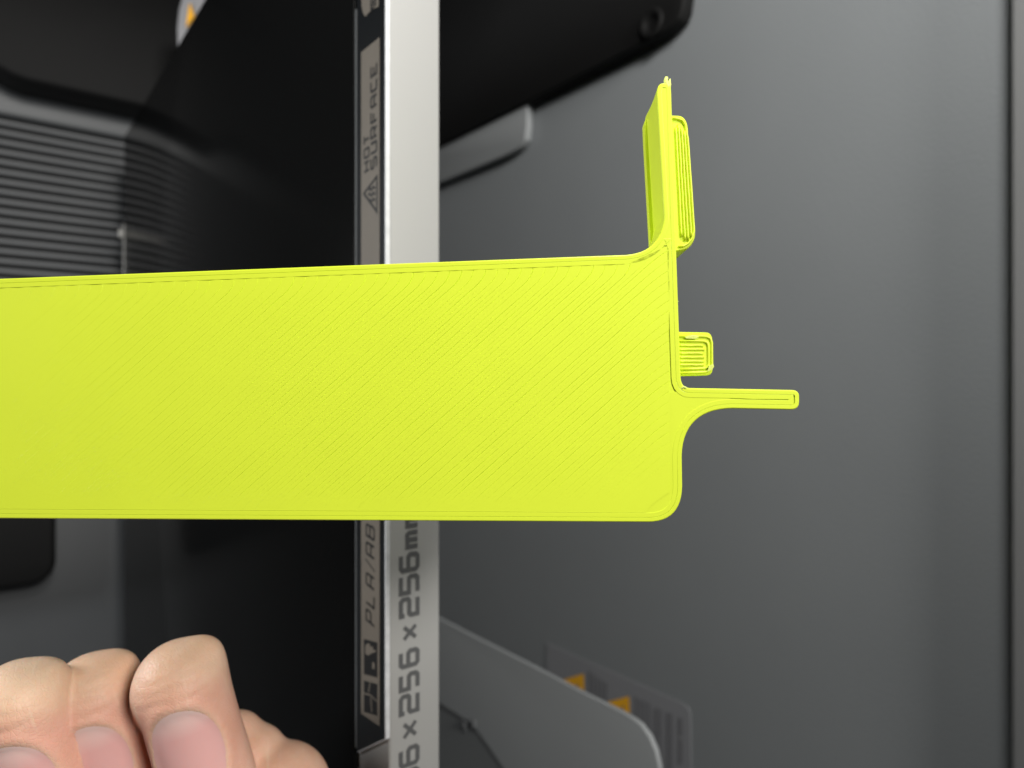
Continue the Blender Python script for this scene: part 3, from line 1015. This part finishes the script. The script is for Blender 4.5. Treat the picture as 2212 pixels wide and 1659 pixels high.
def surface_nets(D, lo, h):
    s = D < 0
    nx, ny, nz = D.shape
    cs = (nx - 1, ny - 1, nz - 1)
    acc = np.zeros(cs + (3,), np.float32)
    cnt = np.zeros(cs, np.float32)
    sl = lambda o: tuple(slice(o[i], o[i] + cs[i]) for i in range(3))
    for ax in range(3):
        for o1 in (0, 1):
            for o2 in (0, 1):
                o = [0, 0, 0]
                oth = [i for i in range(3) if i != ax]
                o[oth[0]] = o1; o[oth[1]] = o2
                p = list(o); p[ax] = 1
                a, b = D[sl(o)], D[sl(p)]
                m = (a < 0) != (b < 0)
                t = np.where(m, a / np.where(m, a - b, 1), 0)
                for i in range(3):
                    acc[..., i] += np.where(m, (t if i == ax else float(o[i])), 0)
                cnt += m
    act = cnt > 0
    idx = -np.ones(cs, np.int64)
    I = np.argwhere(act)
    idx[act] = np.arange(len(I))
    V = (acc[act] / cnt[act][:, None] + I) * h + lo
    quads = []
    for ax in range(3):
        oth = [i for i in range(3) if i != ax]
        a = [slice(None)] * 3; b = [slice(None)] * 3
        a[ax] = slice(0, -1); b[ax] = slice(1, None)
        sa, sb = s[tuple(a)], s[tuple(b)]
        E = np.argwhere(sa != sb)
        ok = (E[:, oth[0]] > 0) & (E[:, oth[1]] > 0) & (E[:, oth[0]] < cs[oth[0]]) & (E[:, oth[1]] < cs[oth[1]])
        E = E[ok]
        sgn = sa[tuple(E.T)]
        def g(d0, d1):
            Q = E.copy()
            Q[:, oth[0]] -= d0; Q[:, oth[1]] -= d1
            return idx[tuple(Q.T)]
        q = np.stack([g(0, 0), g(1, 0), g(1, 1), g(0, 1)], 1)
        fl = sgn if ax != 1 else ~sgn
        q[~fl] = q[~fl][:, ::-1]
        quads.append(q)
    return V, np.vstack(quads)
HV, HQ = surface_nets(D, lo, H)
WV = np.array([CAM]) + (HV[:, :1] * RGT + HV[:, 1:2] * UPV + HV[:, 2:] * FWD) * 0.001 * HS

def attr_mat(name):
    m = bpy.data.materials.new(name)
    m.use_nodes = True
    nt = m.node_tree
    b = nt.nodes['Principled BSDF']
    at_ = nt.nodes.new('ShaderNodeAttribute')
    at_.attribute_name = 'tone'
    tc = nt.nodes.new('ShaderNodeTexCoord')
    n = nt.nodes.new('ShaderNodeTexNoise')
    n.inputs['Scale'].default_value = 170
    n.inputs['Detail'].default_value = 6
    n.inputs['Roughness'].default_value = 0.65
    nt.links.new(tc.outputs['Object'], n.inputs['Vector'])
    mx = nt.nodes.new('ShaderNodeMix')
    mx.data_type = 'RGBA'
    mx.blend_type = 'MULTIPLY'
    mr = nt.nodes.new('ShaderNodeValToRGB')
    mr.color_ramp.elements[0].position = 0.30
    mr.color_ramp.elements[0].color = (0.92, 0.78, 0.71, 1)
    mr.color_ramp.elements[1].position = 0.72
    mr.color_ramp.elements[1].color = (1, 1, 1, 1)
    nt.links.new(n.outputs['Fac'], mr.inputs['Fac'])
    mx.inputs['Factor'].default_value = 0.8
    nt.links.new(at_.outputs['Color'], mx.inputs['A'])
    nt.links.new(mr.outputs['Color'], mx.inputs['B'])
    nt.links.new(mx.outputs['Result'], b.inputs['Base Color'])
    # pale dry-skin streaks running along the fingers
    ew = FING[0]['e'][0] * RGT + FING[0]['e'][1] * UPV + FING[0]['e'][2] * FWD
    lw = FING[0]['l'][0] * RGT + FING[0]['l'][1] * UPV + FING[0]['l'][2] * FWD
    cb = nt.nodes.new('ShaderNodeCombineXYZ')
    for slot, vec, k in ((0, ew, 130.0), (1, lw, 1300.0)):
        dt = nt.nodes.new('ShaderNodeVectorMath')
        dt.operation = 'DOT_PRODUCT'
        dt.inputs[1].default_value = tuple(vec * k)
        nt.links.new(tc.outputs['Object'], dt.inputs[0])
        nt.links.new(dt.outputs['Value'], cb.inputs[slot])
    sn = nt.nodes.new('ShaderNodeTexNoise')
    sn.inputs['Scale'].default_value = 1.0
    sn.inputs['Detail'].default_value = 3
    nt.links.new(cb.outputs[0], sn.inputs['Vector'])
    sr = nt.nodes.new('ShaderNodeMapRange')
    sr.inputs['From Min'].default_value = 0.64
    sr.inputs['From Max'].default_value = 0.76
    sr.inputs['To Max'].default_value = 0.45
    nt.links.new(sn.outputs['Fac'], sr.inputs['Value'])
    mx2 = nt.nodes.new('ShaderNodeMix')
    mx2.data_type = 'RGBA'
    mx2.inputs['B'].default_value = (0.88, 0.68, 0.52, 1)
    nt.links.new(sr.outputs['Result'], mx2.inputs['Factor'])
    nt.links.new(mx.outputs['Result'], mx2.inputs['A'])
    nt.links.new(mx2.outputs['Result'], b.inputs['Base Color'])
    b.inputs['Roughness'].default_value = 0.5
    b.inputs['Specular IOR Level'].default_value = 0.4
    b.inputs['Subsurface Weight'].default_value = 0.35
    b.inputs['Subsurface Radius'].default_value = (1.0, 0.35, 0.18)
    b.inputs['Subsurface Scale'].default_value = 0.0008
    # fine skin texture: stretched ridges and cells
    v = nt.nodes.new('ShaderNodeTexVoronoi')
    v.inputs['Scale'].default_value = 1500
    v.feature = 'DISTANCE_TO_EDGE'
    nt.links.new(tc.outputs['Object'], v.inputs['Vector'])
    n2 = nt.nodes.new('ShaderNodeTexNoise')
    n2.inputs['Scale'].default_value = 700
    n2.inputs['Detail'].default_value = 4
    nt.links.new(tc.outputs['Object'], n2.inputs['Vector'])
    ad = nt.nodes.new('ShaderNodeMath')
    nt.links.new(sn.outputs['Fac'], ad.inputs[0])
    nt.links.new(n2.outputs['Fac'], ad.inputs[1])
    vm = nt.nodes.new('ShaderNodeMapRange')
    vm.inputs['From Max'].default_value = 0.12
    vm.inputs['To Max'].default_value = 0.5
    nt.links.new(v.outputs['Distance'], vm.inputs['Value'])
    ad2 = nt.nodes.new('ShaderNodeMath')
    nt.links.new(ad.outputs[0], ad2.inputs[0])
    nt.links.new(vm.outputs['Result'], ad2.inputs[1])
    ad = ad2
    bp = nt.nodes.new('ShaderNodeBump')
    bp.inputs['Strength'].default_value = 0.45
    bp.inputs['Distance'].default_value = 0.0001
    nt.links.new(ad.outputs[0], bp.inputs['Height'])
    nt.links.new(bp.outputs['Normal'], b.inputs['Normal'])
    return m
M['skin'] = attr_mat('skin')
hand_org = c2w(-0.055, -0.075, 0.120)
hand = mesh_obj('hand', WV, HQ, M['skin'], None, True, origin=hand_org)
tag(hand, 'bare hand with curled fingers and short pink nails, lower left', 'hand')
# skin tones: yellow bounce light coloured into the paler knuckle tops, redder beside nails
tone = np.tile(np.array([0.82, 0.53, 0.385]), (len(HV), 1))
for fg in FING:
    Q = HV - fg['dip']
    s, t, w = Q @ fg['e'], Q @ fg['l'], Q @ fg['n']
    near = np.exp(-np.clip(np.abs(t) - 6.5, 0, 9) ** 2 / 2.0) * (w > -4)
    k_ = np.exp(-((s + 6.5 - 0.25 * t) / 4.5) ** 2) * near
    tone += k_[:, None] * (np.array([0.86, 0.65, 0.46]) - tone) * 0.6
    nd = nail_dist(fg, s, t)
    k_ = np.exp(-((nd - 0.35) / 0.45) ** 2) * near * np.clip((s + 3) / 4, 0, 1)
    tone += k_[:, None] * (np.array([0.82, 0.46, 0.365]) - tone) * 0.6
    # cuticle rim is a bit paler
    k_ = np.exp(-((nd - 0.08) / 0.07) ** 2) * near * (w > 0)
    tone += k_[:, None] * (np.array([0.80, 0.56, 0.42]) - tone) * 0.5
a_ = hand.data.attributes.new('tone', 'FLOAT_COLOR', 'POINT')
a_.data.foreach_set('color', np.concatenate([tone, np.ones((len(tone), 1))], 1).astype(np.float32).ravel())

def nail_mat():
    m = bpy.data.materials.new('fingernail')
    m.use_nodes = True
    nt = m.node_tree
    b = nt.nodes['Principled BSDF']
    at_ = nt.nodes.new('ShaderNodeAttribute')
    at_.attribute_name = 'tone'
    nt.links.new(at_.outputs['Color'], b.inputs['Base Color'])
    b.inputs['Roughness'].default_value = 0.24
    b.inputs['Specular IOR Level'].default_value = 0.5
    b.inputs['Subsurface Weight'].default_value = 0.25
    b.inputs['Subsurface Radius'].default_value = (1.0, 0.4, 0.3)
    b.inputs['Subsurface Scale'].default_value = 0.001
    tc = nt.nodes.new('ShaderNodeTexCoord')
    n2 = nt.nodes.new('ShaderNodeTexNoise')
    n2.inputs['Scale'].default_value = 500
    nt.links.new(tc.outputs['Object'], n2.inputs['Vector'])
    bp = nt.nodes.new('ShaderNodeBump')
    bp.inputs['Strength'].default_value = 0.2
    bp.inputs['Distance'].default_value = 0.0001
    nt.links.new(n2.outputs['Fac'], bp.inputs['Height'])
    nt.links.new(bp.outputs['Normal'], b.inputs['Normal'])
    return m
M['nail'] = nail_mat()
for fg in FING[:3]:
    s0, hw, ln = NAIL[fg['name']]
    NSn, NT = 22, 18
    P, inside, sv, tv = [], [], [], []
    for i in range(NSn + 1):
        ang_u = -math.cos(math.pi * i / NSn)
        wid = 1.05 * hw * max(0.0, 1 - abs(ang_u) ** 2.2) ** (1 / 2.2)
        for j in range(NT + 1):
            v_ = -1 + 2 * j / NT
            sv.append(s0 + ln * 0.5 + 1.05 * ang_u * ln * 0.5)
            tv.append(v_ * wid)
    sv, tv = np.array(sv), np.array(tv)
    base = fg['dip'] + sv[:, None] * fg['e'] + tv[:, None] * fg['l'] + fg['n'] * 14.0
    dist = np.zeros(len(sv))
    for _ in range(60):
        pnt = base - dist[:, None] * fg['n']
        dist += np.clip(finger_sdf(pnt, fg), -1, 1) * 0.7
    nd = nail_dist(fg, sv, tv)
    offs = 0.26 * np.clip((0.1 - nd) / 0.25, 0, 1) - 0.06
    P = base - (dist - offs)[:, None] * fg['n']
    WP = CAM + (P[:, :1] * RGT + P[:, 1:2] * UPV + P[:, 2:] * FWD) * 0.001 * HS
    Fc = []
    for i in range(NSn):
        for j in range(NT):
            a = i * (NT + 1) + j
            Fc.append((a, a + 1, a + NT + 2, a + NT + 1))
    o = mesh_obj('nail', WP, Fc, M['nail'], hand, True)
    tn = np.tile(np.array([0.77, 0.43, 0.40]), (len(sv), 1))
    lun = np.clip(1 - ((sv - s0) / 3.4 + 0.35 * (tv / hw) ** 2 * 0.5), 0, 1) ** 0.6
    tn += lun[:, None] * (np.array([0.84, 0.64, 0.58]) - tn) * 0.75
    a_ = o.data.attributes.new('tone', 'FLOAT_COLOR', 'POINT')
    a_.data.foreach_set('color', np.concatenate([tn, np.ones((len(tn), 1))], 1).astype(np.float32).ravel())
